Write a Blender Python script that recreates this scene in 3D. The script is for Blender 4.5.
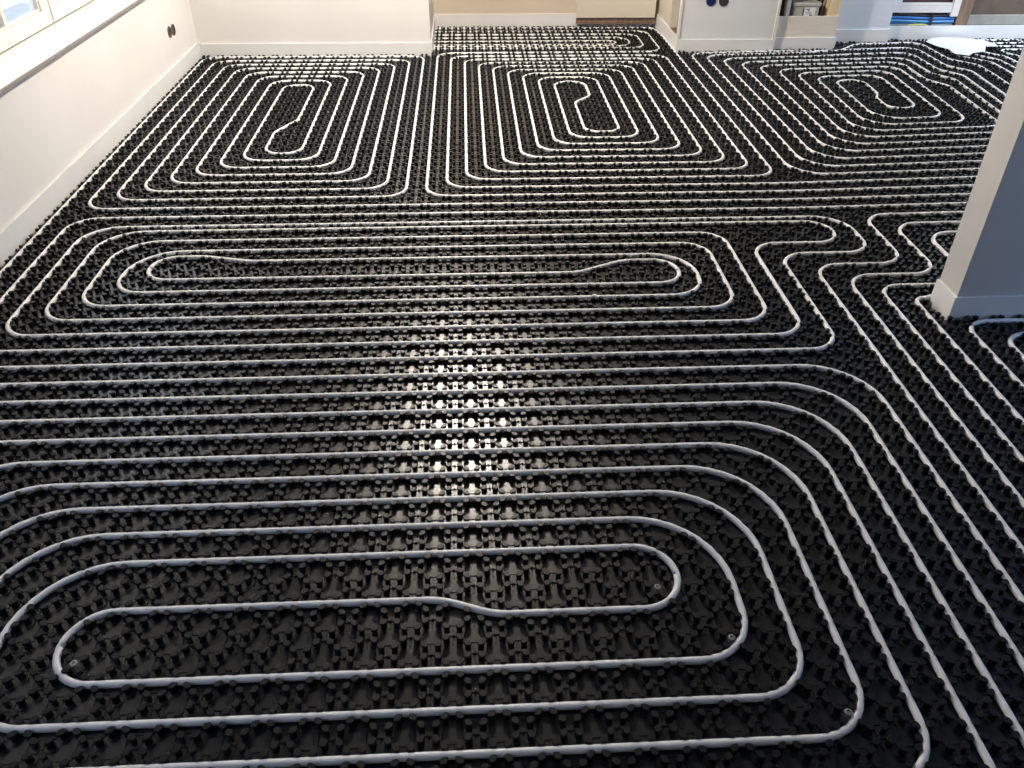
import bpy, bmesh, math, random
import numpy as np
from mathutils import Matrix, Vector

for o in list(bpy.data.objects):
    bpy.data.objects.remove(o, do_unlink=True)
scene = bpy.context.scene
COL = scene.collection
U = 0.1                      # one grid unit (pipe spacing) is 10 cm
random.seed(7)

# ------------------------------------------------------------------ camera
CAM = np.array([0.6557, -9.0639, 16.1714]); YAW, PITCH, ROLL, FPX = 0.0565, 0.63073, 0.008715, 813.64
def cam_axes():
    cy, sy, cp, sp = math.cos(YAW), math.sin(YAW), math.cos(PITCH), math.sin(PITCH)
    f = np.array([sy*cp, cy*cp, -sp]); r = np.array([cy, -sy, 0.0]); u = np.cross(r, f)
    cr, sr = math.cos(ROLL), math.sin(ROLL)
    return cr*r + sr*u, -sr*r + cr*u, f
RT, UP, FW = cam_axes()
cd = bpy.data.cameras.new('camera'); cam = bpy.data.objects.new('camera', cd); COL.objects.link(cam)
cd.sensor_width = 36.0; cd.lens = FPX/1024*36.0; cd.clip_start = 0.05; cd.clip_end = 100
M = Matrix.Identity(4)
for i in range(3):
    M[i][0] = RT[i]; M[i][1] = UP[i]; M[i][2] = -FW[i]; M[i][3] = CAM[i]*U
cam.matrix_world = M
scene.camera = cam

# ------------------------------------------------------------------ world, daylight, exposure
w = bpy.data.worlds.new('sky'); scene.world = w; w.use_nodes = True
bg = w.node_tree.nodes['Background']; bg.inputs[0].default_value = (0.78, 0.88, 1.0, 1); bg.inputs[1].default_value = 1.6
scene.view_settings.view_transform = 'Standard'; scene.view_settings.look = 'None'
scene.view_settings.gamma = 1.0; scene.view_settings.use_curve_mapping = False
scene.view_settings.exposure = 0.0

def area(name, loc, target, sx, sy, power, col):
    l = bpy.data.lights.new(name, 'AREA'); l.shape = 'RECTANGLE'; l.size = sx; l.size_y = sy
    l.energy = power; l.color = col
    o = bpy.data.objects.new(name, l); COL.objects.link(o)
    o.location = Vector(loc)*U
    d = Vector(target) - Vector(loc)
    o.rotation_euler = d.to_track_quat('-Z', 'Y').to_euler()
    return o
# daylight at the right, far right and left windows, and an unseen fill light
area('daylight_right_window', (37.6, 8, 9), (0, 2, 3), 1.2, 1.7, 22, (0.36, 0.57, 1.0))
area('fill_left_front', (-18.9, -4, 14), (0, 2, 0), 1.6, 1.3, 12, (0.38, 0.57, 1.0))  # added cool fill for the front pipes; the wall here has no window
area('daylight_far_window', (50.6, 52.5, 14), (35, 54, 0), 1.0, 1.5, 62, (0.66, 0.80, 1.0))
area('daylight_left_window', (-20.9, 37, 13), (0, 36, 8), 1.9, 1.2, 18, (0.80, 0.88, 1.0))

# ------------------------------------------------------------------ helpers
def tag(o, label, cat=None, group=None, kind=None):
    o['label'] = label
    if cat: o['category'] = cat
    if group: o['group'] = group
    if kind: o['kind'] = kind
    return o
def link(name, me, mat, parent=None, smooth=False):
    o = bpy.data.objects.new(name, me); COL.objects.link(o)
    if mat is not None and not me.materials: me.materials.append(mat)
    if parent is not None: o.parent = parent
    if smooth:
        me.polygons.foreach_set('use_smooth', [True]*len(me.polygons))
    return o
def empty(name, loc=(0, 0, 0)):
    o = bpy.data.objects.new(name, None); COL.objects.link(o); o.location = Vector(loc)*U
    o.empty_display_size = 0.05
    return o
class B:
    """collects shapes in grid units; build() links them as one mesh object"""
    def __init__(s): s.bm = bmesh.new()
    def box(s, x0, x1, y0, y1, z0, z1, bev=0.0):
        v = [s.bm.verts.new((x, y, z)) for z in (z0, z1) for y in (y0, y1) for x in (x0, x1)]
        fs = [s.bm.faces.new([v[i] for i in q]) for q in ((0,2,3,1),(4,5,7,6),(0,1,5,4),(2,6,7,3),(0,4,6,2),(1,3,7,5))]
        if bev:
            es = list({e for f in fs for e in f.edges})
            bmesh.ops.bevel(s.bm, geom=es, offset=bev, segments=2, affect='EDGES', profile=0.5)
        return s
    def prism(s, pts, y0, y1, axis='y'):
        """extrude a closed outline; axis y: pts are (x,z); axis x: pts are (y,z); axis z: pts are (x,y)"""
        def P(p, t): return {'y': (p[0], t, p[1]), 'x': (t, p[0], p[1]), 'z': (p[0], p[1], t)}[axis]
        a = [s.bm.verts.new(P(p, y0)) for p in pts]; b = [s.bm.verts.new(P(p, y1)) for p in pts]
        n = len(pts)
        s.bm.faces.new(a); s.bm.faces.new(b[::-1])
        for i in range(n): s.bm.faces.new([a[i], b[i], b[(i+1) % n], a[(i+1) % n]])
        return s
    def tube(s, pts, r, n=10, caps=True):
        pts = [Vector(p) for p in pts]; rings = []
        for i, p in enumerate(pts):
            t = (pts[min(i+1, len(pts)-1)] - pts[max(i-1, 0)]).normalized()
            ref = Vector((0, 0, 1)) if abs(t.z) < 0.95 else Vector((1, 0, 0))
            a = t.cross(ref).normalized(); b = t.cross(a).normalized()
            rr = r[i] if isinstance(r, (list, tuple)) else r
            rings.append([s.bm.verts.new(p + a*(rr*math.cos(k*2*math.pi/n)) + b*(rr*math.sin(k*2*math.pi/n))) for k in range(n)])
        for q0, q1 in zip(rings, rings[1:]):
            for k in range(n): s.bm.faces.new([q0[k], q0[(k+1) % n], q1[(k+1) % n], q1[k]])
        if caps: s.bm.faces.new(rings[0]); s.bm.faces.new(rings[-1][::-1])
        return s
    def lathe(s, prof, c=(0, 0, 0), axis=(0, 0, 1), n=20):
        """prof: (radius, height) along axis"""
        ax = Vector(axis).normalized(); ref = Vector((1, 0, 0)) if abs(ax.x) < 0.9 else Vector((0, 1, 0))
        a = ax.cross(ref).normalized(); b = ax.cross(a); c = Vector(c); rings = []
        for r, h in prof:
            if r < 1e-6: rings.append([s.bm.verts.new(c + ax*h)])
            else: rings.append([s.bm.verts.new(c + ax*h + a*(r*math.cos(k*2*math.pi/n)) + b*(r*math.sin(k*2*math.pi/n))) for k in range(n)])
        for q0, q1 in zip(rings, rings[1:]):
            for k in range(n):
                k2 = (k+1) % n
                f = [q0[k % len(q0)], q0[k2 % len(q0)], q1[k2 % len(q1)], q1[k % len(q1)]]
                f = [v for i, v in enumerate(f) if v not in f[:i]]
                if len(f) > 2: s.bm.faces.new(f)
        return s
    def build(s, name, mat, parent=None, smooth=False, origin=None):
        bmesh.ops.recalc_face_normals(s.bm, faces=s.bm.faces[:])
        cs = [v.co for v in s.bm.verts]
        if origin is None:
            origin = (0, 0, 0) if parent is not None else (
                (min(c.x for c in cs)+max(c.x for c in cs))/2, (min(c.y for c in cs)+max(c.y for c in cs))/2, min(c.z for c in cs))
        og = Vector(origin)
        for v in s.bm.verts: v.co = (v.co - og)*U
        me = bpy.data.meshes.new(name); s.bm.to_mesh(me); s.bm.free()
        o = link(name, me, mat, parent)
        o.location = og*U
        if smooth:
            for p in me.polygons: p.use_smooth = True
            me.set_sharp_from_angle(angle=math.radians(40))
        if parent is not None: o.location = og*U - Vector(parent.get('_org', (0, 0, 0)))*U
        return o
def thing(name, loc, label, cat, group=None, kind=None):
    o = empty(name, loc); o['_org'] = tuple(float(c) for c in loc)
    return tag(o, label, cat, group, kind)

# ------------------------------------------------------------------ materials (all procedural)
def mat(name, col, rough=0.5, noise=0.0, nscale=8.0, bump=0.0, bscale=120.0, col2=None, rnoise=0.0, metallic=0.0,
        emit=None, estr=0.0, trans=0.0, spec=0.5, sss=0.0, stretch=None):
    m = bpy.data.materials.new(name); m.use_nodes = True
    nt = m.node_tree; N = nt.nodes; L = nt.links; bs = N['Principled BSDF']
    bs.inputs['Base Color'].default_value = (*col, 1); bs.inputs['Roughness'].default_value = rough
    bs.inputs['Metallic'].default_value = metallic; bs.inputs['Specular IOR Level'].default_value = spec
    if trans: bs.inputs['Transmission Weight'].default_value = trans
    if sss:
        bs.inputs['Subsurface Weight'].default_value = sss; bs.inputs['Subsurface Radius'].default_value = (1, 1, 1); bs.inputs['Subsurface Scale'].default_value = 0.009
    if emit: bs.inputs['Emission Color'].default_value = (*emit, 1); bs.inputs['Emission Strength'].default_value = estr
    tc = N.new('ShaderNodeTexCoord'); mp = N.new('ShaderNodeMapping'); L.new(tc.outputs['Object'], mp.inputs[0])
    if stretch: mp.inputs['Scale'].default_value = stretch
    if noise or rnoise:
        nz = N.new('ShaderNodeTexNoise'); nz.inputs['Scale'].default_value = nscale; nz.inputs['Detail'].default_value = 6
        L.new(mp.outputs[0], nz.inputs['Vector'])
        if noise:
            c2 = col2 if col2 else tuple(c*(1-noise) for c in col)
            mx = N.new('ShaderNodeMix'); mx.data_type = 'RGBA'
            mx.inputs['A'].default_value = (*col, 1); mx.inputs['B'].default_value = (*c2, 1)
            rp = N.new('ShaderNodeValToRGB'); rp.color_ramp.elements[0].position = 0.38; rp.color_ramp.elements[1].position = 0.68
            L.new(nz.outputs['Fac'], rp.inputs[0]); L.new(rp.outputs[0], mx.inputs['Factor'])
            L.new(mx.outputs['Result'], bs.inputs['Base Color'])
        if rnoise:
            mr = N.new('ShaderNodeMapRange'); mr.inputs['To Min'].default_value = max(0.02, rough-rnoise); mr.inputs['To Max'].default_value = rough+rnoise
            L.new(nz.outputs['Fac'], mr.inputs['Value']); L.new(mr.outputs[0], bs.inputs['Roughness'])
    if bump:
        n2 = N.new('ShaderNodeTexNoise'); n2.inputs['Scale'].default_value = bscale; n2.inputs['Detail'].default_value = 4
        L.new(mp.outputs[0], n2.inputs['Vector'])
        bp = N.new('ShaderNodeBump'); bp.inputs['Strength'].default_value = bump; bp.inputs['Distance'].default_value = 0.002
        L.new(n2.outputs['Fac'], bp.inputs['Height']); L.new(bp.outputs[0], bs.inputs['Normal'])
    return m
m_black = mat('black_polystyrene', (0.013, 0.013, 0.014), 0.29, rnoise=0.07, nscale=6, bump=0.10, bscale=260, spec=0.75)
m_stud = mat('black_stud_plastic', (0.007, 0.007, 0.008), 0.42, spec=0.33)
m_pipe = mat('white_pipe_plastic', (0.86, 0.86, 0.85), 0.36, noise=0.04, nscale=14, spec=0.5, sss=0.9)
m_plaster = mat('white_plaster', (0.83, 0.805, 0.775), 0.85, noise=0.09, nscale=1.1, bump=0.15, bscale=60)
m_plaster_grey = mat('grey_white_plaster', (0.74, 0.74, 0.74), 0.85, noise=0.05, nscale=2.2, bump=0.15, bscale=60)
m_plaster_beige = mat('beige_plaster', (0.64, 0.54, 0.42), 0.85, noise=0.12, nscale=2.0, col2=(0.68, 0.60, 0.50), bump=0.15)
m_plaster_cool = mat('cool_white_plaster', (0.70, 0.74, 0.80), 0.8, noise=0.05, nscale=3)
m_partition = mat('partition_plaster', (0.60, 0.585, 0.56), 0.8, noise=0.06, nscale=2.5, bump=0.1)
m_foam = mat('white_edge_foam', (0.80, 0.79, 0.78), 0.6, noise=0.04, nscale=5, spec=0.3)
m_foam_lip = mat('white_foam_lip', (0.88, 0.87, 0.86), 0.5)
m_cream = mat('cream_lacquer', (0.72, 0.66, 0.55), 0.4, noise=0.03, nscale=3)
m_frame = mat('white_window_lacquer', (0.78, 0.74, 0.66), 0.35, noise=0.03, nscale=4)
m_sill = mat('white_sill_board', (0.84, 0.83, 0.81), 0.3, noise=0.03, nscale=5)
m_sill_edge = mat('grey_sill_edge', (0.27, 0.25, 0.24), 0.5)
m_gap = mat('dark_joint', (0.10, 0.09, 0.07), 0.9)
m_glass = mat('window_glass', (0.95, 0.98, 1.0), 0.02, trans=1.0)
m_ceiling = mat('pale_ceiling', (0.22, 0.22, 0.22), 0.9)
m_concrete = mat('grey_screed', (0.35, 0.34, 0.33), 0.9, noise=0.2, nscale=5)
m_board = mat('pale_plywood', (0.78, 0.70, 0.61), 0.7, noise=0.10, nscale=5, stretch=(1, 1, 12))
m_pine = mat('yellow_pine', (0.80, 0.62, 0.38), 0.6, noise=0.2, nscale=5, stretch=(8, 8, 0.8))
m_brown = mat('brown_old_timber', (0.25, 0.16, 0.11), 0.8, noise=0.4, nscale=7, stretch=(6, 6, 0.7))
m_olddark = mat('weathered_brown_panel', (0.12, 0.085, 0.06), 0.75, noise=0.5, nscale=4, col2=(0.06, 0.045, 0.035), bump=0.4, bscale=30)
m_oldgrey = mat('weathered_grey_board', (0.34, 0.33, 0.29), 0.8, noise=0.3, nscale=6, bump=0.3, bscale=40)
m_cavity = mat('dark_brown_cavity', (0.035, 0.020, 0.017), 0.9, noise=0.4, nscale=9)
m_redbrown = mat('dark_red_brown_board', (0.055, 0.022, 0.025), 0.7, noise=0.3, nscale=6)
m_whitewood = mat('painted_white_timber', (0.74, 0.69, 0.66), 0.6, noise=0.06, nscale=6)
m_boxgrey = mat('grey_meter_plastic', (0.50, 0.47, 0.42), 0.5, noise=0.05, nscale=6)
m_label = mat('white_paper_label', (0.80, 0.82, 0.83), 0.6)
m_ink = mat('black_ink', (0.03, 0.03, 0.04), 0.7)
m_cable_blue = mat('blue_cable', (0.02, 0.13, 0.42), 0.35)
m_cable_lblue = mat('light_blue_cable', (0.10, 0.33, 0.62), 0.35)
m_cable_grey = mat('grey_cable', (0.30, 0.31, 0.32), 0.45)
m_cable_black = mat('black_cable', (0.015, 0.018, 0.025), 0.4)
m_yellow = mat('yellow_tube', (0.62, 0.60, 0.08), 0.5)
m_navy = mat('navy_box_plastic', (0.012, 0.02, 0.10), 0.35)
m_cupbrown = mat('brown_box_plastic', (0.05, 0.035, 0.035), 0.4)
m_orange = mat('orange_box_plastic', (0.16, 0.08, 0.055), 0.5)
m_film = mat('white_plastic_film', (0.84, 0.86, 0.90), 0.25, noise=0.05, nscale=10)
m_plug = mat('grey_plug_plastic', (0.27, 0.265, 0.24), 0.5)
m_shutter = mat('grey_shutter', (0.42, 0.43, 0.45), 0.6)
m_ground = mat('pale_outdoor_paving', (0.55, 0.60, 0.66), 0.8, noise=0.1, nscale=3)
m_globe = mat('lamp_glass', (0.9, 0.9, 0.88), 0.4, emit=(1.0, 0.90, 0.78), estr=1120.0)
m_metal = mat('white_lamp_metal', (0.8, 0.8, 0.8), 0.35)
m_crumb = mat('white_foam_crumb', (0.9, 0.9, 0.9), 0.8)

# ------------------------------------------------------------------ room shell (grid units)
H = 25.0
def struct(name, b, m, label, cat='wall', smooth=False):
    return tag(b.build(name, m, smooth=smooth), label, cat, kind='structure')
# left wall with the window opening (Y 26..48, Z 6.1..21)
b = B(); b.box(-22, -19, -32, 25.5, -0.5, H); b.box(-22, -19, 48, 56.5, -0.5, H)
b.box(-22, -19, 25.5, 48, -0.5, 5.75); b.box(-22, -19, 25.5, 48, 21, H)
struct('wall_left', b, m_plaster, 'long white plastered wall below the window, left of the heating pipes')
struct('wall_back', B().box(-19, -5.0, 54.9, 65, -0.5, H).box(-5, -2, 54.9, 56.0, -0.5, H).box(-5, -2, 63.4, 65, -0.5, H).box(-5, -2, 56.0, 63.4, 0.3, H), m_plaster, 'bright white plastered wall at the back left corner')
struct('wall_recess', B().box(-2.0, 18.6, 63.65, 65, -0.5, H), m_plaster_beige, 'beige back wall of the recess behind the floor pipes')
struct('wall_recess_side', B().box(16.7, 17.3, 58.7, 63.65, -0.5, H), m_cream, 'cream side wall on the right of the recess', 'wall')
b = B().box(16.7, 23.9, 55.4, 56.0, -0.5, H)
struct('wall_pillar', b, m_plaster_grey, 'grey white wall pier with two round socket boxes near the recess')
struct('wall_pier', B().box(29.1, 34.05, 57.9, 60.0, -0.5, H), m_plaster_cool, 'bluish white pier right of the open wall niche')
struct('wall_far', B().box(34.05, 52, 60.3, 63, -0.5, H), m_olddark, 'dark rough wall behind the cables at the far right')
b = B(); b.box(51, 52, -32, 45, -0.5, H); b.box(51, 52, 58, 62, -0.5, H); b.box(51, 52, 45, 58, -0.5, 4); b.box(51, 52, 45, 58, 22, H)
struct('wall_right', b, m_plaster, 'far right outer wall hidden behind the partition')
b = B(); b.box(38, 39, -32, 1.5, -0.5, H); b.box(38, 39, 14.5, 16.5, -0.5, H); b.box(38, 39, 1.5, 14.5, -0.5, 0); b.box(38, 39, 1.5, 14.5, 19, H)
struct('wall_right_front', b, m_plaster, 'side wall to the right of the camera, out of view')
struct('wall_front', B().box(-22, 39, -33, -32, -0.5, H), m_concrete, 'wall behind the camera')
struct('ceiling', B().box(-22, 52, -33, 65, H, H+1), m_ceiling, 'pale unfinished ceiling above the picture', 'ceiling')
b = B().box(18.75, 40, 16.55, 17.9, -0.5, H)
struct('wall_partition', b, m_partition, 'free standing partition wall end at the right edge', 'wall')

# white foam edge strips along the foot of the walls: body plus the thin lip on top
def strip(name, label, x0, x1, y0, y1, z=1.0, zb=-0.3):
    o = B().box(x0, x1, y0, y1, zb, z).build(name, m_foam)
    tag(o, label, 'edge strip', kind='structure'); o['_org'] = tuple(c/U for c in o.location)
    B().box(x0, x1, y0, y1, z, z+0.035, 0.01).build('upper_lip', m_foam, o, origin=tuple(c/U for c in o.location))
    return o
strip('baseboard_left', 'white foam edge strip along the foot of the left wall', -19.0, -18.88, -14, 54.9, 1.08)
strip('baseboard_back', 'white foam edge strip along the foot of the back left wall', -18.88, -2.0, 54.78, 54.9, 0.95)
strip('baseboard_recess_left', 'white foam edge strip on the narrow left side of the recess', -2.0, -1.88, 54.9, 63.53, 1.0, 0.28)
strip('baseboard_recess', 'beige white foam edge strip along the recess back wall', -1.88, 16.58, 63.53, 63.65, 1.1)
strip('baseboard_recess_right', 'white foam edge strip along the right side of the recess', 16.58, 16.7, 55.28, 63.65, 1.1)
strip('baseboard_pillar', 'white foam edge strip under the pier with two round boxes', 16.7, 23.9, 55.28, 55.4, 0.95)
strip('baseboard_niche', 'white foam edge strip in front of the plywood board', 23.9, 28.95, 55.78, 55.9, 0.95)
strip('baseboard_niche_return', 'short foam strip at the corner right of the plywood board', 28.95, 29.07, 55.78, 57.78, 0.95)
strip('baseboard_pier', 'pale blue white foam strip under the bluish pier', 29.07, 34.17, 57.78, 57.9, 1.05)
strip('baseboard_pier_return', 'short foam strip turning round the bluish pier', 34.05, 34.17, 57.9, 58.6, 1.05)
strip('baseboard_far', 'tall white foam strip under the blue cables and dark panel', 34.05, 50.9, 58.6, 58.72, 1.12)
strip('baseboard_partition_end', 'foam strip round the narrow end of the partition', 18.63, 18.75, 16.43, 17.9, 0.95)
strip('baseboard_partition', 'shaded foam strip along the grey front of the partition', 18.75, 38, 16.43, 16.55, 0.95)

# ------------------------------------------------------------------ window in the left wall
win = thing('window_1', (-20.8, 37, 6.1), 'white casement window above the sill at upper left', 'window', kind='structure')
b = B(); b.box(-21.6, -20.75, 25.5, 26.2, 5.95, 21); b.box(-21.6, -20.75, 47.3, 48, 5.95, 21); b.box(-21.6, -20.75, 26.2, 47.3, 20.3, 21); b.box(-21.6, -20.75, 26.2, 47.3, 5.95, 6.2)
b.build('window_frame', m_frame, win)
B().box(-21.3, -20.9, 37.8, 38.02, 6.2, 20.3).build('joint', m_gap, win)
B().box(-21.3, -20.85, 26.2, 47.3, 6.2, 6.27).build('joint', m_gap, win)
for (a0, a1) in ((26.25, 37.85), (37.98, 47.25)):
    b = B(); x0, x1 = -21.35, -20.72; z0, z1 = 6.27, 20.25; s = 0.9
    b.box(x0, x1, a0, a0+s, z0, z1, 0.04); b.box(x0, x1, a1-s, a1, z0, z1, 0.04)
    b.box(x0, x1, a0+s, a1-s, z0, z0+0.75, 0.04); b.box(x0, x1, a0+s, a1-s, z1-s, z1, 0.04)
    cs = b.build('casement', m_frame, win)
    cs['_org'] = (-20.8, 37, 6.1); cs.location = (0, 0, 0)
    for v in cs.data.vertices: v.co -= Vector((-20.8, 37, 6.1))*U
    def sub(name, bb, m):
        o = bb.build(name, m, cs, origin=(-20.8, 37, 6.1)); o.location = (0, 0, 0); return o
    n = 3; wd = 3.7 if a0 < 30 else (a1-a0-2*s)/n
    for k in range(1, n): sub('glazing_bar', B().box(-21.2, -20.82, a1-s-wd*k-0.14, a1-s-wd*k+0.14, z0+0.75, z1-s, 0.03), m_frame)
    for zz in (10.5, 15.0): sub('glazing_bar', B().box(-21.2, -20.82, a0+s, a1-s, zz-0.14, zz+0.14, 0.03), m_frame)
    b = B(); b.box(-20.95, -20.80, a0+s, a1-s, z0+0.75, z0+0.87, 0.03); b.box(-20.95, -20.80, a1-s-0.12, a1-s, z0+0.75, z1-s, 0.03)
    sub('glazing_bead', b, m_frame)
    sub('pane', B().box(-21.07, -21.03, a0+s, a1-s, z0+0.75, z1-s), m_glass)
win.location = win.location + Vector((-0.025, 0, -0.016))
for o in win.children:
    if o.name.startswith(('window_frame', 'joint')):
        o.location = (0, 0, 0)
        for v in o.data.vertices: v.co -= Vector((-20.8, 37, 6.1))*U
sl = B().box(-21.05, -18.72, 24.6, 48.6, 5.92, 6.02, 0.02).build('window_sill', m_sill)
tag(sl, 'white window sill board projecting over the left wall', 'window sill', kind='structure'); sl['_org'] = tuple(c/U for c in sl.location)
B().box(-18.76, -18.70, 24.6, 48.6, 5.80, 5.97, 0.02).build('front_edge', m_sill_edge, sl, origin=tuple(c/U for c in sl.location))
sh = tag(B().box(-23.2, -22.9, 28.6, 33.9, 4, 19).build('shutter', m_shutter), 'grey shutter panel standing outside behind the left window pane', 'shutter')
struct('ground', B().box(-90, -22, -40, 90, -3.2, -3.0), m_ground, 'pale paving outside the left window', 'ground')

# ------------------------------------------------------------------ ceiling lamp at the back (above the picture)
lamp = thing('ceiling_lamp', (-0.3, 40.5, 22.2), 'bright round ceiling lamp above the back of the room', 'lamp')
def loc_build(bb, name, m, par, org, smooth=True):
    o = bb.build(name, m, par, smooth=smooth, origin=org); o.location = (0, 0, 0); return o
loc_build(B().lathe([(0, 2.8), (0.9, 2.8), (0.9, 2.5), (0.35, 2.3), (0.35, 1.5), (0, 1.5)], (-0.3, 40.5, 22.2), n=24), 'base', m_metal, lamp, (-0.3, 40.5, 22.2))
prof = [(0.85*math.sin(t*math.pi/10), 0.85-0.85*math.cos(t*math.pi/10)) for t in range(11)]
loc_build(B().lathe(prof, (-0.3, 40.5, 22.2), n=24), 'glass_globe', m_globe, lamp, (-0.3, 40.5, 22.2))

# ------------------------------------------------------------------ the floor: slab, stud panels, studs
def Wmap(x, y):
    """the panels beyond the pier are laid slightly askew to the main room"""
    x = np.asarray(x, float); y = np.asarray(y, float)
    dy = 0.075*np.maximum(0, x-16.5)*np.clip((y-20)/15, 0, 1)
    dx = 0.07*np.maximum(0, x-19.5)*np.clip((y-38)/10, 0, 1)
    return x+dx, y+dy
def ymax(x):
    return np.select([x < -2.0, x < 16.6, x < 23.9, x < 29.0, x < 34.17], [54.78, 63.53, 55.28, 55.78, 57.78], 58.6)
def xmin(y): return np.where(y > 54.8, -1.9, -18.88)
YLO, XHI = -13.0, 44.0
def inside(x, y, mg):
    ok = (y < ymax(x)-mg) & (y < ymax(x-mg)-mg) & (y < ymax(x+mg)-mg) & (x > xmin(y)+mg) & (x < 46) & (y > YLO)
    inpart = (x > 18.63-mg) & (y > 16.43-mg) & (y < 17.9+mg)
    front = (x > 29) & (y < 17)
    return ok & ~inpart & ~front
floor = B().box(-19, 51, -32, 63.6, -0.9, -0.3).build('floor', m_concrete)
tag(floor, 'floor covered with black studded underfloor heating panels', 'floor', kind='structure')
FO = np.array(floor.location)
floor['_org'] = tuple(FO/U)

def np_mesh(name, V, faces_idx, faces_len, smooth=False):
    me = bpy.data.meshes.new(name)
    me.vertices.add(len(V)); me.vertices.foreach_set('co', np.ascontiguousarray(V, dtype=np.float32).ravel())
    me.loops.add(len(faces_idx)); me.loops.foreach_set('vertex_index', np.asarray(faces_idx, np.int32))
    me.polygons.add(len(faces_len))
    st = np.concatenate([[0], np.cumsum(faces_len)[:-1]]).astype(np.int32)
    me.polygons.foreach_set('loop_start', st)
    me.polygons.foreach_set('use_smooth', np.full(len(faces_len), bool(smooth)))
    me.update(calc_edges=True); me.validate()
    return me
class Acc:
    def __init__(s): s.V = []; s.I = []; s.L = []; s.n = 0
    def add(s, tv, tf, P):
        """template verts (k,3), faces list, positions (m,3)"""
        if len(P) == 0: return
        k = len(tv); m = len(P)
        s.V.append((P[:, None, :]+tv[None]).reshape(-1, 3))
        idx = np.array([i for f in tf for i in f]); ln = np.array([len(f) for f in tf])
        s.I.append((idx[None]+(np.arange(m)*k)[:, None]+s.n).ravel()); s.L.append(np.tile(ln, m)); s.n += k*m
    def mesh(s, name, org, smooth=False):
        if not s.V: return None
        return np_mesh(name, (np.concatenate(s.V)-org)*U, np.concatenate(s.I), np.concatenate(s.L), smooth)
def ringed(prof, n, sx, sy, ang, lean=(0, 0)):
    v = []; f = []
    ca, sa = math.cos(ang), math.sin(ang)
    zmax = prof[-1][1]
    for r, z in prof:
        for k in range(n):
            t = 2*math.pi*(k+0.5)/n
            a, c = r*sx*math.cos(t), r*sy*math.sin(t)
            # a little drop shape: pointed towards the middle of the cluster
            if a < 0: c *= (1+0.25*a/(r*sx))
            v.append((a*ca-c*sa+lean[0]*z/zmax, a*sa+c*ca+lean[1]*z/zmax, z))
    for i in range(len(prof)-1):
        for k in range(n):
            f.append((i*n+k, i*n+(k+1) % n, (i+1)*n+(k+1) % n, (i+1)*n+k))
    f.append(tuple(range((len(prof)-1)*n, len(prof)*n)))
    return np.array(v), f
STUD_NEAR, STUD_FAR, OFFS = [], [], []
for sx_, sy_ in ((1, 1), (-1, 1), (-1, -1), (1, -1)):
    ang = math.atan2(sy_, sx_); ln = (0.012*sx_, 0.012*sy_)
    STUD_NEAR.append(ringed([(0.074, 0.0), (0.064, 0.09), (0.086, 0.165), (0.091, 0.205), (0.078, 0.226)], 10, 1.18, 0.92, ang, ln))
    STUD_FAR.append(ringed([(0.074, 0.0), (0.066, 0.09), (0.093, 0.19), (0.080, 0.226)], 6, 1.18, 0.92, ang, ln))
    OFFS.append((0.148*sx_, 0.148*sy_))
def boxT(x0, x1, y0, y1, z0, z1, inset=0.0):
    v = [(x0, y0, z0), (x1, y0, z0), (x1, y1, z0), (x0, y1, z0),
         (x0+inset, y0+inset, z1), (x1-inset, y0+inset, z1), (x1-inset, y1-inset, z1), (x0+inset, y1-inset, z1)]
    return np.array(v), [(0, 1, 5, 4), (1, 2, 6, 5), (2, 3, 7, 6), (3, 0, 4, 7), (4, 5, 6, 7)]
PAD = boxT(-0.205, 0.205, -0.205, 0.205, 0, 0.018, 0.010)
RIBX = boxT(-0.24, 0.24, -0.012, 0.012, 0, 0.022, 0.004)
RIBY = boxT(-0.012, 0.012, -0.24, 0.24, 0, 0.022, 0.004)
KNOB = ringed([(0.034, 0.0), (0.034, 0.05), (0.022, 0.062)], 8, 1, 1, 0)

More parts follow.
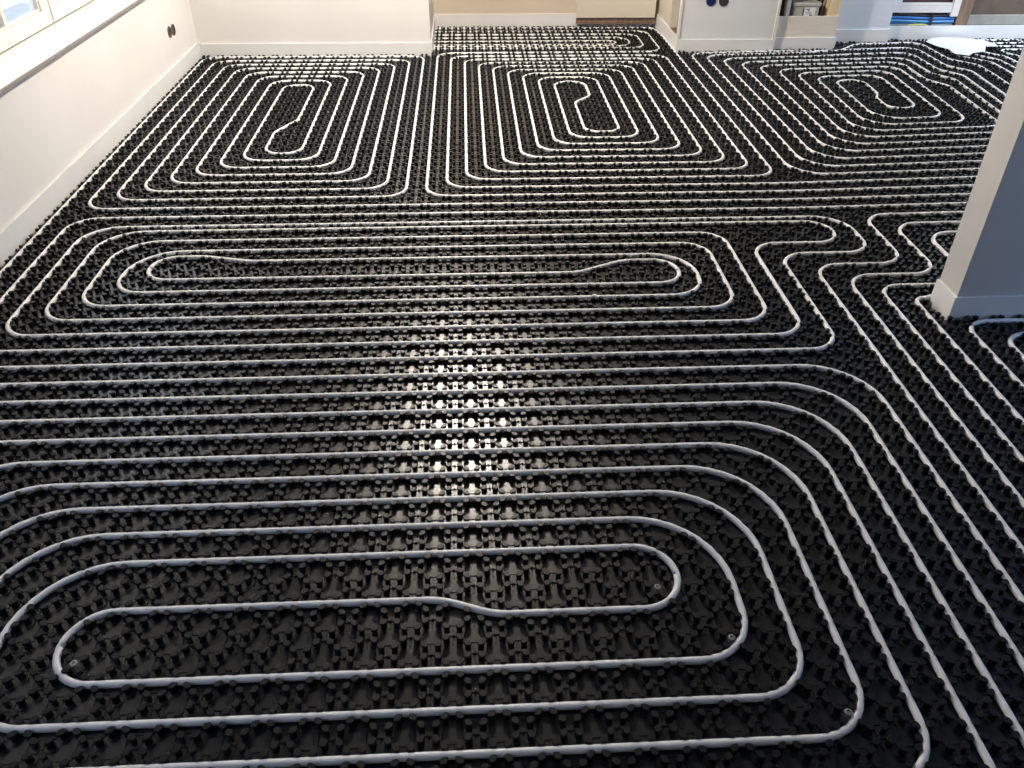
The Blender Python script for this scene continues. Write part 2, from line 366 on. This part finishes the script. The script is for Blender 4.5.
XS = [-19, -5, 9, 23, 37, 51]; YS = [-13, -3, 7, 17, 27, 37, 47, 57, 67]
panels = []
allstuds = []
for ix in range(5):
    for iy in range(8):
        x0, x1, y0, y1 = XS[ix], XS[ix+1], YS[iy], YS[iy+1]
        # sheet, half-grid cells
        g = 0.5
        cx, cy = np.meshgrid(np.arange(x0, x1, g)+g/2, np.arange(y0, y1, g)+g/2)
        cx, cy = cx.ravel(), cy.ravel()
        wx, wy = Wmap(cx, cy)
        keep = (wy-0.2 < ymax(wx)) & (wx+0.2 > xmin(wy)) & (wx < 46) & ~((wx > 18.63) & (wy > 16.4) & (wy < 17.9)) & ~((wx > 29) & (wy < 17))
        if keep.sum() < 6: continue
        cx, cy = cx[keep], cy[keep]; wxk, wyk = wx[keep], wy[keep]
        # 4 mm lap joint: cells on the panel's edge stop short
        V = []; 
        corners = []
        for sx_, sy_ in ((-1, -1), (1, -1), (1, 1), (-1, 1)):
            px = np.clip(cx+sx_*g/2, x0+0.025, x1-0.025); py = np.clip(cy+sy_*g/2, y0+0.035, y1-0.035)
            qx, qy = Wmap(px, py)
            qy = np.minimum(qy, ymax(wxk)); qx = np.maximum(qx, xmin(wyk))
            corners.append(np.stack([qx, qy, np.zeros_like(qx)], 1))
        top = np.stack(corners, 1)             # (m,4,3)
        m = len(top)
        bot = top.copy(); bot[:, :, 2] = -0.3
        Vv = np.concatenate([top, bot], 1).reshape(-1, 3)
        base = (np.arange(m)*8)[:, None]
        fidx = [np.array(q)[None]+base for q in ((0, 1, 2, 3),)]
        # outer sides only where the neighbour cell is missing
        have = {(round(a*4), round(c*4)) for a, c in zip(cx, cy)}
        side = []
        for i in range(m):
            for (dx, dy, q) in ((0, -1, (0, 4, 5, 1)), (1, 0, (1, 5, 6, 2)), (0, 1, (2, 6, 7, 3)), (-1, 0, (3, 7, 4, 0))):
                if (round((cx[i]+dx*g)*4), round((cy[i]+dy*g)*4)) not in have:
                    side.append([i*8+j for j in q])
        I = np.concatenate([f.ravel() for f in fidx]+[np.array(side).ravel()]); Ls = np.full(len(I)//4, 4)
        org = np.array([wxk.mean(), wyk.mean(), 0.0])
        acc = Acc(); acc.V.append(Vv); acc.I.append(I); acc.L.append(Ls); acc.n = len(Vv)
        # pads and cluster ribs on this sheet
        ci = np.arange(x0, x1, 0.5); cj = np.arange(y0, y1, 0.5)
        gx, gy = np.meshgrid(ci, cj); gx, gy = gx.ravel(), gy.ravel()
        par = (np.round(gx*2)+np.round(gy*2)).astype(int) % 2
        pl = lambda s: (lambda a: np.stack([a[0], a[1], np.zeros_like(a[0])], 1))(Wmap(gx[s], gy[s]))
        P = pl((par == 1)); P = P[inside(P[:, 0], P[:, 1], 0.22)]; acc.add(*PAD, P)
        isint = (np.round(gx*2) % 2 == 0)
        cl = (par == 0)
        P = pl(cl); P = P[inside(P[:, 0], P[:, 1], 0.25)]
        if y0 < 37:
            acc.add(*RIBX, P); acc.add(*RIBY, P); acc.add(*KNOB, P)
        me = acc.mesh('stud_panel', org)
        po = link('stud_panel', me, m_black, floor); po.location = Vector(org*U)-Vector(FO)
        P = pl(cl)
        st = []
        for k, (ox, oy) in enumerate(OFFS):
            Q = P + np.array([ox, oy, 0]); ok = inside(Q[:, 0], Q[:, 1], 0.07)
            st.append(Q[ok])
        panels.append((po, org, st, y0))
# ------------------------------------------------------------------ heating pipes
def fillet(path, r0):
    """path of (x,y) or (x,y,r): straight runs with rounded bends"""
    P = [np.array(p[:2], float) for p in path]; R = [p[2] if len(p) > 2 else r0 for p in path]
    n = len(P); seg = [np.linalg.norm(P[i+1]-P[i]) for i in range(n-1)]
    cut = [0.0]*n; th = [0.0]*n
    for i in range(1, n-1):
        a = (P[i-1]-P[i])/seg[i-1]; c = (P[i+1]-P[i])/seg[i]
        ang = math.acos(max(-1, min(1, a@c))); th[i] = ang
        cut[i] = R[i]/math.tan(ang/2) if ang < 3.13 else 0
    for _ in range(4):
        for i in range(n-1):
            s = cut[i]+cut[i+1]
            if s > seg[i]*0.999:
                k = seg[i]*0.999/s; cut[i] *= k; cut[i+1] *= k
    out = [P[0]]
    for i in range(1, n-1):
        if cut[i] <= 1e-6: out.append(P[i]); continue
        a = (P[i-1]-P[i])/seg[i-1]; c = (P[i+1]-P[i])/seg[i]
        r = cut[i]*math.tan(th[i]/2); p0 = P[i]+a*cut[i]; p1 = P[i]+c*cut[i]
        bis = (a+c)/np.linalg.norm(a+c); ctr = P[i]+bis*(r/math.sin(th[i]/2))
        v0, v1 = p0-ctr, p1-ctr
        sw = math.atan2(v0[0]*v1[1]-v0[1]*v1[0], v0@v1); m = max(3, int(abs(sw)/0.16))
        for t in range(m+1):
            q = sw*t/m; out.append(ctr+np.array([v0[0]*math.cos(q)-v0[1]*math.sin(q), v0[0]*math.sin(q)+v0[1]*math.cos(q)]))
    out.append(P[-1])
    return np.array(out)
LINES = []
PR, PZ, PN = 0.088, 0.118, 12
def pipe(path, label, r0=1.15):
    p = fillet(path, r0)
    # split long straight runs so that the panels' skew is followed
    q = [p[0]]
    for a, c in zip(p, p[1:]):
        L = np.linalg.norm(c-a)
        if L < 1e-6: continue
        k = max(1, int(L/2.0))
        for t in range(1, k+1): q.append(a+(c-a)*t/k)
    q = np.array(q)
    x, y = Wmap(q[:, 0], q[:, 1])
    q = np.stack([x, y], 1)
    LINES.append(q)
    t = np.zeros_like(q); t[1:-1] = q[2:]-q[:-2]; t[0] = q[1]-q[0]; t[-1] = q[-1]-q[-2]
    t /= np.linalg.norm(t, axis=1)[:, None]; nrm = np.stack([t[:, 1], -t[:, 0]], 1)
    an = np.arange(PN)*2*math.pi/PN
    V = np.zeros((len(q), PN, 3))
    V[:, :, :2] = q[:, None]+nrm[:, None]*np.cos(an)[None, :, None]*PR
    V[:, :, 2] = PZ+np.sin(an)[None]*PR
    m = len(q); i = np.arange(m-1)[:, None]*PN; k = np.arange(PN)[None]; k2 = (k+1) % PN
    F = np.stack([i+k, i+k2, i+PN+k2, i+PN+k], 2).reshape(-1, 4)
    I = np.concatenate([F.ravel(), np.arange(PN)[::-1], (m-1)*PN+np.arange(PN)]); Ls = np.concatenate([np.full(len(F), 4), [PN, PN]])
    org = np.array([q[:, 0].mean(), q[:, 1].mean(), 0])
    me = np_mesh('heating_pipe', (V.reshape(-1, 3)-org)*U, I, Ls, True)
    o = link('heating_pipe', me, m_pipe); o.location = Vector(org*U)
    return tag(o, label, 'pipe', 'white underfloor heating pipes')

# back left spiral and middle spiral: one run of pipe
AT = lambda i: 47.25+1.02*i      # back lanes, inner to outer
p1 = [(38, 27.5), (-17.5, 27.5)]
def add(*a): p1.extend(a)
add((-17.5, AT(6)), (-3.5, AT(6)), (-3.5, 29.5), (-15.5, 29.5), (-15.5, AT(4)), (-5.5, AT(4)), (-5.5, 31.5), (-13.5, 31.5), (-13.5, AT(2)), (-7.5, AT(2)), (-7.5, 33.5), (-11.5, 33.5),
    (-11.5, AT(0)), (-9.5, AT(0)), (-9.5, 40.1, 1.3), (-10.5, 38.0, 1.3), (-10.5, 34.5), (-8.5, 34.5), (-8.5, AT(1)), (-12.5, AT(1)), (-12.5, 32.5), (-6.5, 32.5), (-6.5, AT(3)), (-14.5, AT(3)),
    (-14.5, 30.5), (-4.5, 30.5), (-4.5, AT(5)), (-16.5, AT(5)), (-16.5, 28.5), (-2.5, 28.5), (-2.5, AT(7)), (-18.5, AT(7)),
    (-18.5, 14.5), (13.8, 14.5), (13.8, 21.85), (18.0, 21.85), (18.0, 25.5, 1.6), (-16.5, 25.5, 1.6), (-16.5, 16.5), (11.9, 16.5), (11.9, 24), (-14.5, 24, 1.8), (-14.5, 18.5),
    (9.9, 18.5, 1.4), (9.9, 22, 1.7), (-8.6, 22, 2.0), (-10.6, 22.5, 2.0), (-12.6, 22.5), (-12.6, 20.5), (5.0, 20.5, 2.0), (7.0, 21.5, 2.0), (9.2, 21.5), (9.2, 19.5), (-13.5, 19.5), (-13.5, 23, 2.0), (10.9, 23),
    (10.9, 17.5), (-15.5, 17.5), (-15.5, 25, 1.8), (17.0, 25.0), (17.0, 22.85), (12.87, 22.85), (12.87, 15.5), (-17.5, 15.5), (-17.5, 26.5, 1.3), (38, 26.5))
pipe(p1, 'white heating pipe coiled in the back left and middle spirals')

BT = [47.6, 48.6, 49.6, 50.5, 51.5, 52.4, 53.35, 54.25, 55.15]
p2 = [(38, 28.5), (-1.5, 28.5), (-1.5, BT[8]),
      # recess loops
      (15.5, 55.3), (15.5, 61.9), (-3.2, 61.9), (-3.2, 57.0), (13.5, 57.0), (13.5, 59.7), (-2.3, 59.7, 0.5), (-2.3, 58.6, 0.5), (12.4, 58.6), (12.4, 57.5), (-2.7, 57.5), (-2.7, 60.8), (14.45, 60.8), (14.45, 56.4), (-3.7, 56.4), (-3.7, 63.0), (16.3, 63.0, 0.8),
      (16.5, 60), (16.5, 30.5), (0.5, 30.5), (0.5, BT[6]), (14.5, BT[6]), (14.5, 32.5), (2.5, 32.5), (2.5, BT[4]), (12.5, BT[4]), (12.5, 34.5), (4.5, 34.5), (4.5, BT[2]), (10.5, BT[2]), (10.5, 36.5), (6.5, 36.5),
      (6.5, BT[0]), (8.6, BT[0]), (8.6, 44.4, 0.8), (7.45, 43.0, 0.8), (7.45, 37.5, 0.9), (9.5, 37.5, 0.8), (9.5, BT[1]), (5.5, BT[1]), (5.5, 35.5), (11.5, 35.5), (11.5, BT[3]), (3.5, BT[3]), (3.5, 33.5), (13.5, 33.5), (13.5, BT[5]), (1.5, BT[5]),
      (1.5, 31.5), (15.5, 31.5), (15.5, BT[7]), (-0.5, BT[7]), (-0.5, 29.5), (38, 29.5)]
pipe(p2, 'white heating pipe coiled in the spiral at the back centre and the recess')

r = 1.9
CT = {17.5: 54.9, 18.5: 53.95, 19.5: 52.9, 20.5: 51.85, 21.5: 50.8, 22.5: 49.7, 23.5: 48.7, 24.5: 47.7, 25.5: 46.7}
def wig(X, Yt, Yb, y0, dx, up):           # from the back lane down the right side with a sideways step
    return [(X, Yt), (X, y0, 1.2), (X+dx, y0-1.6, 1.2), (X+dx, Yb)]
p3 = [(38, 30.5), (17.5, 30.5, r), (17.5, 54.6), (24, 54.6, 4), (28.7, 54.3, 1.5), (30.5, 56.1, 1.5), (33, 56.1, 3), (35.5, 56.3), (35.5, 51.2, 1.2), (36.8, 49.4, 1.2), (36.8, 32.5), (19.5, 32.5, r), (19.5, CT[19.5]), (26, 52.9, 3), (29, 53.2, 3), (33.5, 53.3), (33.5, 48.6, 1.2), (34.6, 47.0, 1.2),
      (34.6, 34.5), (21.5, 34.5, r), (21.5, CT[21.5]), (31.7, 50.8), (31.7, 46.3, 1.2), (32.7, 44.7, 1.2), (32.7, 36.5), (23.5, 36.5, r), (23.5, CT[23.5]), (29.9, 48.7), (29.9, 38.5), (25.5, 38.5, r), (25.5, CT[25.5]), (27.4, 46.7, 1.2), (27.4, 43.6, 1.0),
      (27.0, 42.6, 1.0), (27.0, 40.4, 1.0), (28.9, 40.4, 0.9), (28.9, 47.7), (24.5, 47.7), (24.5, 37.5, r), (31.0, 37.5), (30.9, 49.7), (22.5, 49.7), (22.5, 35.5, r), (33.7, 35.5), (33.7, 46.1, 1.2), (32.6, 47.7, 1.2), (32.6, 51.9), (20.5, 51.85), (20.5, 33.5, r),
      (35.6, 33.5), (35.6, 47.9, 1.2), (34.5, 49.6, 1.2), (34.5, 54.7), (29, 54.5, 3), (25.5, 53.95, 3), (18.5, 53.95), (18.5, 31.5, r), (38, 31.5)]
pipe(p3, 'white heating pipe coiled in the spiral at the back right')

# front spiral with its two leads
XL = lambda i: -10.5-1.0*i
p4 = [(38, 25.55), (19.0, 25.55), (19.0, 20.8), (14.92, 20.8), (14.92, -6), (XL(7), -6), (XL(7), 12.5), (13, 12.5, 2.3), (13, -4, 1.3), (XL(5), -4), (XL(5), 10.5, 2), (11, 10.5, 2.4), (11, -2, 1.3), (XL(3), -2), (XL(3), 8.5, 2.2), (9, 8.5, 2.4), (9, 0, 1.3), (XL(1), 0), (XL(1), 6.5, 2.3), (7, 6.5, 2.3), (7, 2, 1.3), (-9.05, 2), (-9.05, 4),
      (-0.3, 4, 2), (1.0, 3.5, 2), (5.65, 3.5), (5.65, 5.5), (XL(0), 5.5, 2.2), (XL(0), 1, 1.4), (8, 1, 1.3), (8, 7.5, 2.4), (XL(2), 7.5, 2.3), (XL(2), -1, 1.3), (10, -1, 1.3), (10, 9.5, 2.4), (XL(4), 9.5, 2), (XL(4), -3), (12, -3), (12, 11.5, 2.4), (XL(6), 11.5), (XL(6), -5), (14, -5), (14, 13.5, 2.2), (XL(8)+0.2, 13.5), (XL(8)+0.2, -7), (15.92, -7),
      (15.92, 19.85), (20.0, 19.85), (20.0, 24.55), (38, 24.55)]
pipe(p4, 'white heating pipe coiled in the large spiral at the front')
pipe([(38, 23.55), (21.1, 23.55, 1.1), (21.1, 18.95), (16.92, 18.95, 0.9), (16.92, -9)], 'white heating pipe that passes behind the partition and runs forward', 1.1)
pipe([(26, 18.45), (19.6, 18.45), (18.5, 17.95, 1.0), (17.95, 17.9, 0.6), (17.95, -9)], 'white heating pipe that starts beside the foot of the partition end', 0.8)
pipe([(28.5, 16.15), (19, 16.15), (19, -9)], 'white heating pipe turning forward in front of the partition', 1.0)
pipe([(28.5, 15.2), (20, 15.2), (20, -9)], 'short white heating pipe bend cut off by the right edge', 0.9)
pipe([(38.1, 38.6), (38.1, 50.0, 1.2), (36.7, 51.9, 1.2), (36.7, 56.6), (43.5, 56.2), (43.5, 55.2), (37.7, 55.6), (37.7, 52.6, 1.2), (38.95, 50.7, 1.2), (38.95, 38.6)], 'outer white heating pipe partly under the white film at far right', 1.0)
pipe([(39.9, 38.6), (39.9, 51.4, 1.2), (38.7, 53.3, 1.0), (38.7, 54.6), (43.5, 54.2), (43.5, 53.2), (40.4, 53.5), (40.4, 52.6, 0.9), (40.9, 51.6, 0.9), (40.9, 38.6)], 'inner white heating pipe in front of the white film at far right', 0.9)

# ------------------------------------------------------------------ studs: those beside a bend give way to the pipe
SEG = np.concatenate([np.concatenate([q[:-1], q[1:]], 1) for q in LINES])
cellmap = {}
for i, (ax, ay, bx_, by_) in enumerate(SEG):
    for gx_ in range(int(math.floor(min(ax, bx_)-0.2)), int(math.floor(max(ax, bx_)+0.2))+1):
        for gy_ in range(int(math.floor(min(ay, by_)-0.2)), int(math.floor(max(ay, by_)+0.2))+1):
            cellmap.setdefault((gx_, gy_), []).append(i)
PLUGS = np.array([(-8.52, 2.5), (8.5, 0.5), (6.5, 2.5), (5.06, 4.06)])
CLR = 0.146
def give_way(Q):
    out = []
    for p in Q:
        if (((PLUGS-p[:2])**2).sum(1) < 0.19**2).any(): continue
        ids = cellmap.get((math.floor(p[0]), math.floor(p[1])))
        if ids is None: out.append(p); continue
        S = SEG[ids]; A = S[:, :2]; D = S[:, 2:]-A
        t = np.clip(((p[:2]-A)*D).sum(1)/np.maximum((D*D).sum(1), 1e-12), 0, 1)
        v = p[:2]-(A+D*t[:, None]); d = np.sqrt((v*v).sum(1)); j = int(d.argmin())
        if d[j] >= CLR: out.append(p); continue
        if d[j] < 0.045: continue
        q = p.copy(); q[:2] += v[j]/d[j]*(CLR-d[j]); out.append(q)
    return np.array(out).reshape(-1, 3)
panels = [(po, org, [give_way(x) for x in st], y0) for (po, org, st, y0) in panels]
# the 300 studs that show largest in the picture become objects of their own
cand = []
for pi, (po, org, st, y0) in enumerate(panels):
    for k in range(4):
        d = st[k]-CAM; z = d@FW; uu = 512+FPX*(d@RT)/z; vv = 384-FPX*(d@UP)/z
        for i in np.nonzero((z > 0) & (uu > 4) & (uu < 1020) & (vv > 4) & (vv < 764))[0]:
            cand.append((z[i], pi, k, i))
cand.sort(); single = {(p, k, i) for _, p, k, i in cand[:300]}
stud_me = []
for k in range(4):
    v, f = STUD_NEAR[k]
    stud_me.append(np_mesh('stud', v*U, [i for q in f for i in q], [len(q) for q in f]))
    stud_me[k].materials.append(m_stud)
for pi, (po, org, st, y0) in enumerate(panels):
    acc = Acc()
    for k in range(4):
        sel = np.array([(pi, k, i) not in single for i in range(len(st[k]))], bool)
        T = STUD_NEAR[k] if y0 < 27 else STUD_FAR[k]
        if len(sel): acc.add(*T, st[k][sel])
        for i in np.nonzero(~sel)[0] if len(sel) else []:
            o = bpy.data.objects.new('stud', stud_me[k]); COL.objects.link(o); o.parent = po
            o.location = Vector((st[k][i]-org)*U)
    me = acc.mesh('studs', org)
    if me:
        so = link('studs', me, m_stud, po); so['kind'] = 'stuff'

# ------------------------------------------------------------------ small things lying on / fixed to the floor
for i, (x, y, lab) in enumerate(((-8.52, 2.5, 'grey round plug inside the left bend of the innermost front loop'), (8.5, 0.5, 'grey round plug inside the lower right bend, third front loop from the centre'),
                  (6.5, 2.5, 'grey round plug inside the lower right bend of the second front loop'), (5.06, 4.06, 'grey round plug inside the right bend of the innermost front loop'))):
    o = B().lathe([(0.05, 0), (0.05, 0.2), (0.085, 0.2), (0.085, 0.235), (0.07, 0.245), (0.045, 0.245), (0.04, 0.225), (0, 0.225)], (x, y, 0.0), n=14).build('fixing_plug', m_plug, smooth=True)
    tag(o, lab, 'plug', 'grey plugs in the pipe bends')
bb = B(); bmesh.ops.create_icosphere(bb.bm, subdivisions=1, radius=0.07)
for v in bb.bm.verts: v.co = Vector((v.co.x*1.3+5.41, v.co.y+18.44, v.co.z*0.7+0.26+random.uniform(-0.02, 0.02)))
tag(bb.build('foam_crumb', m_crumb), 'tiny white foam crumb on the middle spiral', 'crumb')
# crumpled white film on the floor at the far right
outl = [(36.9, 57.0), (37.7, 57.9), (38.9, 58.35), (40.6, 58.2), (41.9, 57.5), (42.3, 56.4), (41.8, 55.3), (40.9, 55.4), (40.1, 54.0), (39.0, 53.7), (38.3, 52.9), (37.4, 53.4), (37.6, 54.6), (37.0, 55.6)]
bb = B(); cxm, cym = 39.4, 56.2
top = []
rings = []
for s in (0.0, 0.35, 0.7, 1.0):
    if s == 0: rings.append([(cxm, cym, 0.37)]); continue
    rings.append([(cxm+(x-cxm)*s, cym+(y-cym)*s, 0.33+0.05*math.sin(x*3.1+s*5)+0.04*math.cos(y*4.7+s*3)) for x, y in outl])
for dz in (0.0, -0.02):
    vs = [[bb.bm.verts.new((x, y, z+dz)) for x, y, z in rg] for rg in rings]
    n = len(outl)
    for k in range(n):
        bb.bm.faces.new([vs[0][0], vs[1][k], vs[1][(k+1) % n]])
        for a in (1, 2): bb.bm.faces.new([vs[a][k], vs[a+1][k], vs[a+1][(k+1) % n], vs[a][(k+1) % n]])
    top.append(vs[3])
for k in range(len(outl)): bb.bm.faces.new([top[0][k], top[1][k], top[1][(k+1) % len(outl)], top[0][(k+1) % len(outl)]])
tag(bb.build('plastic_film', m_film, smooth=True), 'crumpled white plastic film lying on the panels at far right', 'film')

# ------------------------------------------------------------------ things on the walls
def backbox(center, axis, mrim, min_, label, group, r=0.36):
    t = thing('socket_box', center, label, 'socket box', group)
    loc_build(B().lathe([(r*0.84, 0.0), (r, 0.0), (r, 0.05), (r*0.84, 0.05), (r*0.84, 0.0)], center, axis, 20), 'rim', mrim, t, center)
    loc_build(B().lathe([(r*0.86, 0.012), (r*0.3, 0.006), (0, 0.006)], center, axis, 20), 'cup', min_, t, center)
    return t
backbox((-19.0, 49.35, 3.04), (1, 0, 0), m_orange, m_cupbrown, 'dark round socket box low on the left wall, nearer to the camera', 'socket boxes on the left wall')
backbox((-19.0, 50.15, 3.0), (1, 0, 0), m_orange, m_cupbrown, 'dark round socket box low on the left wall, nearer to the corner', 'socket boxes on the left wall')
backbox((18.8, 55.4, 3.66), (0, -1, 0), m_navy, m_navy, 'navy blue round socket box at the top of the pier', 'socket boxes on the pier')
backbox((19.75, 55.4, 3.66), (0, -1, 0), m_cupbrown, m_cupbrown, 'brown black round socket box at the top of the pier', 'socket boxes on the pier')

# cream flat panel hung on the recess wall
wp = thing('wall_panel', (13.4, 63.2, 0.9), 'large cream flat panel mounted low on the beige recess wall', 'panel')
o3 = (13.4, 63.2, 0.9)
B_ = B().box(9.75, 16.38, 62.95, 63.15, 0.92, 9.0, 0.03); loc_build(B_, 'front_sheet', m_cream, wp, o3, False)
loc_build(B().box(9.85, 16.55, 63.15, 63.5, 0.42, 8.7), 'brown_backing', m_brown, wp, o3, False)  # brown backing added where a dark band shows under and beside the sheet

# opening beside the recess: jambs and dark inside
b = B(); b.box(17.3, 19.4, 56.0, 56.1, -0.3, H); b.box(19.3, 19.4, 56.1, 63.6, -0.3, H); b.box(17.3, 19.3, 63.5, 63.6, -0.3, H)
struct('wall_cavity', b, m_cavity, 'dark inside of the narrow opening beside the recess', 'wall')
struct('trim_1', B().box(16.58, 16.75, 55.28, 55.75, 1.1, H, 0.03), m_frame, 'white corner trim of the pier next to the recess', 'trim')
struct('trim_2', B().box(16.7, 19.3, 56.1, 58.7, 0.9, 1.1), m_brown, 'brown ledge at the bottom of the narrow opening', 'trim')
bb = B().tube([(17.9, 57.4, 1.1), (17.9, 57.4, 12)], 0.25, 12)
tag(bb.build('waste_pipe', mat('purple_grey_pipe', (0.20, 0.17, 0.22), 0.5), smooth=True), 'grey upright pipe in the narrow opening beside the recess', 'pipe')

# open niche with the plywood board
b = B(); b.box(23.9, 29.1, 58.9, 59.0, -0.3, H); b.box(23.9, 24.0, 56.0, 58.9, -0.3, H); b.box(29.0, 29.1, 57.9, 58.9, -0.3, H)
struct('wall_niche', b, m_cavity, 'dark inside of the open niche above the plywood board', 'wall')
tag(B().box(24.0, 28.95, 55.9, 56.02, -0.2, 2.48, 0.015).build('plywood_board', m_board), 'pale plywood board closing the lower part of the niche', 'board')
tag(B().box(23.9, 24.1, 55.28, 55.9, 0.0, H, 0.02).build('corner_batten', m_frame), 'white upright corner batten between pier and plywood board', 'batten')
tag(B().box(24.85, 25.15, 56.1, 56.5, 0.2, 12, 0.02).build('timber_stud', m_whitewood), 'pale upright timber beside the grey box in the niche', 'timber')
tag(B().box(28.2, 28.95, 56.05, 57.6, 0.2, 12, 0.02).build('timber_post', m_pine), 'yellow pine post at the right side of the niche', 'timber')
bx = thing('meter_box', (26.5, 56.6, 0), 'grey plastic box with a white label inside the niche', 'box')
o4 = (26.5, 56.6, 0)
loc_build(B().box(25.5, 27.45, 56.25, 57.6, 0.2, 3.25, 0.06), 'housing', m_boxgrey, bx, o4, False)
loc_build(B().box(25.42, 27.53, 56.17, 57.68, 3.1, 3.36, 0.05), 'lid', m_boxgrey, bx, o4, False)
lb = loc_build(B().box(26.3, 27.15, 56.225, 56.25, 2.2, 3.02), 'label', m_label, bx, o4, False)
for (xa, xb, za, zb) in ((26.42, 26.7, 2.86, 2.91), (26.62, 26.68, 2.74, 2.95), (26.45, 26.9, 2.62, 2.67), (26.75, 27.0, 2.45, 2.52)):
    o = B().box(xa, xb, 56.215, 56.226, za, zb).build('print_mark', m_ink, lb, origin=o4); o.location = (0, 0, 0)
o = loc_build(B().box(26.2, 26.28, 56.225, 56.25, 2.4, 2.95), 'slot', m_ink, bx, o4, False)
bb = B().tube([(25.25, 57.9, 2.2), (25.3, 57.8, 3.2), (25.55, 57.75, 3.75), (26.0, 57.75, 4.2), (26.0, 57.75, 7)], 0.13, 8)
tag(bb.build('brass_pipe', mat('brass_pipe', (0.45, 0.28, 0.07), 0.35, metallic=0.6), smooth=True), 'brass coloured pipe above the grey box in the niche', 'pipe')
for i, (x, c, lab) in enumerate(((27.75, m_cable_grey, 'grey cable hanging nearest the box in the niche'), (27.95, m_cupbrown, 'brown cable hanging between two grey cables in the niche'), (28.08, m_cable_grey, 'grey cable hanging nearest the pine post in the niche'))):
    bb = B().tube([(x-0.25, 57.0, 1.8), (x-0.12, 57.0, 2.6), (x, 57.0, 3.3), (x+0.02, 57.05, 4.5), (x, 57.1, 9)], 0.045, 8)
    tag(bb.build('hanging_cable', c, smooth=True), lab, 'cable', 'cables in the niche')
for i, (x, lab) in enumerate(((24.3, 'dark cable nearest the batten on the left of the niche'), (24.55, 'dark cable nearest the pale timber on the left of the niche'))):
    bb = B().tube([(x+0.1, 57.0, 1.8), (x, 57.0, 2.6), (x+0.06, 57.0, 3.6), (x, 57.1, 9)], 0.05, 8)
    tag(bb.build('hanging_cable', m_cable_grey, smooth=True), lab, 'cable', 'cables in the niche')

# far right: timbers, cable bundle, dark panel above the foam strip
tag(B().box(34.3, 35.05, 58.8, 59.3, 2.1, 9, 0.02).build('timber_upright', m_whitewood), 'white painted upright beside the bluish pier', 'timber')
tag(B().box(35.05, 39.25, 58.8, 59.3, 2.08, 2.80, 0.03).build('timber_rail', m_whitewood), 'white painted horizontal timber above the blue cables', 'timber')
tag(B().box(35.05, 39.25, 59.05, 59.2, 2.80, 9).build('back_board', m_redbrown), 'dark red brown board above the white horizontal timber', 'board')
tag(B().box(39.25, 39.85, 58.76, 59.3, 1.8, 9, 0.02).build('timber_upright', m_whitewood), 'white painted upright right of the blue cables', 'timber')
tag(B().box(39.85, 40.85, 58.75, 59.4, 1.1, 9, 0.03).build('timber_post', m_brown), 'reddish brown timber post beside the dark panel', 'timber')
tag(B().box(40.85, 50.9, 59.0, 59.3, 1.6, 9).build('wall_board', m_olddark), 'dark brown weathered panel at the far right', 'panel')
tag(B().box(40.85, 50.9, 58.8, 59.0, 1.15, 1.90, 0.03).build('bottom_rail', m_oldgrey), 'weathered grey rail along the bottom of the dark panel', 'rail')
# six cables side by side in two layers, none touching
cab = [(1.93, 58.95, m_cable_black, 'black', 0.07), (1.72, 58.93, m_cable_blue, 'dark blue upper', 0.11), (1.50, 58.9, m_cable_lblue, 'light blue', 0.085), (1.32, 58.93, m_cable_blue, 'dark blue lower', 0.07), (1.16, 58.95, m_cable_grey, 'thick grey', 0.075), (1.80, 59.25, m_cable_grey, 'thin grey', 0.06)]
for i, (z, y, m_, nm, rr) in enumerate(cab):
    pts = []
    for k in range(14):
        x = 34.25+k*0.42; sg = math.sin(k*0.6)
        pts.append((x, y+0.02*math.cos(k*0.5), z+0.02*sg-0.008*k*(1 if z > 1.4 else 0)))
    tag(B().tube(pts, rr, 10).build('cable', m_, smooth=True), '%s cable of the bundle in the opening at far right' % nm, 'cable', 'cables at the far right')
tag(B().tube([(36.0, 58.80, 1.16), (36.5, 58.79, 1.22), (37.2, 58.79, 1.22), (37.6, 58.80, 1.17)], [0.03, 0.055, 0.055, 0.03], 10).build('yellow_tube', m_yellow, smooth=True), 'yellow green tube end below the blue cables', 'tube')
tag(B().box(37.7, 37.88, 58.74, 58.79, 1.15, 2.08).build('cable_strap', m_cable_black), 'black strap across the blue cable bundle', 'strap')

for o in bpy.data.objects:
    if '_org' in o: del o['_org']
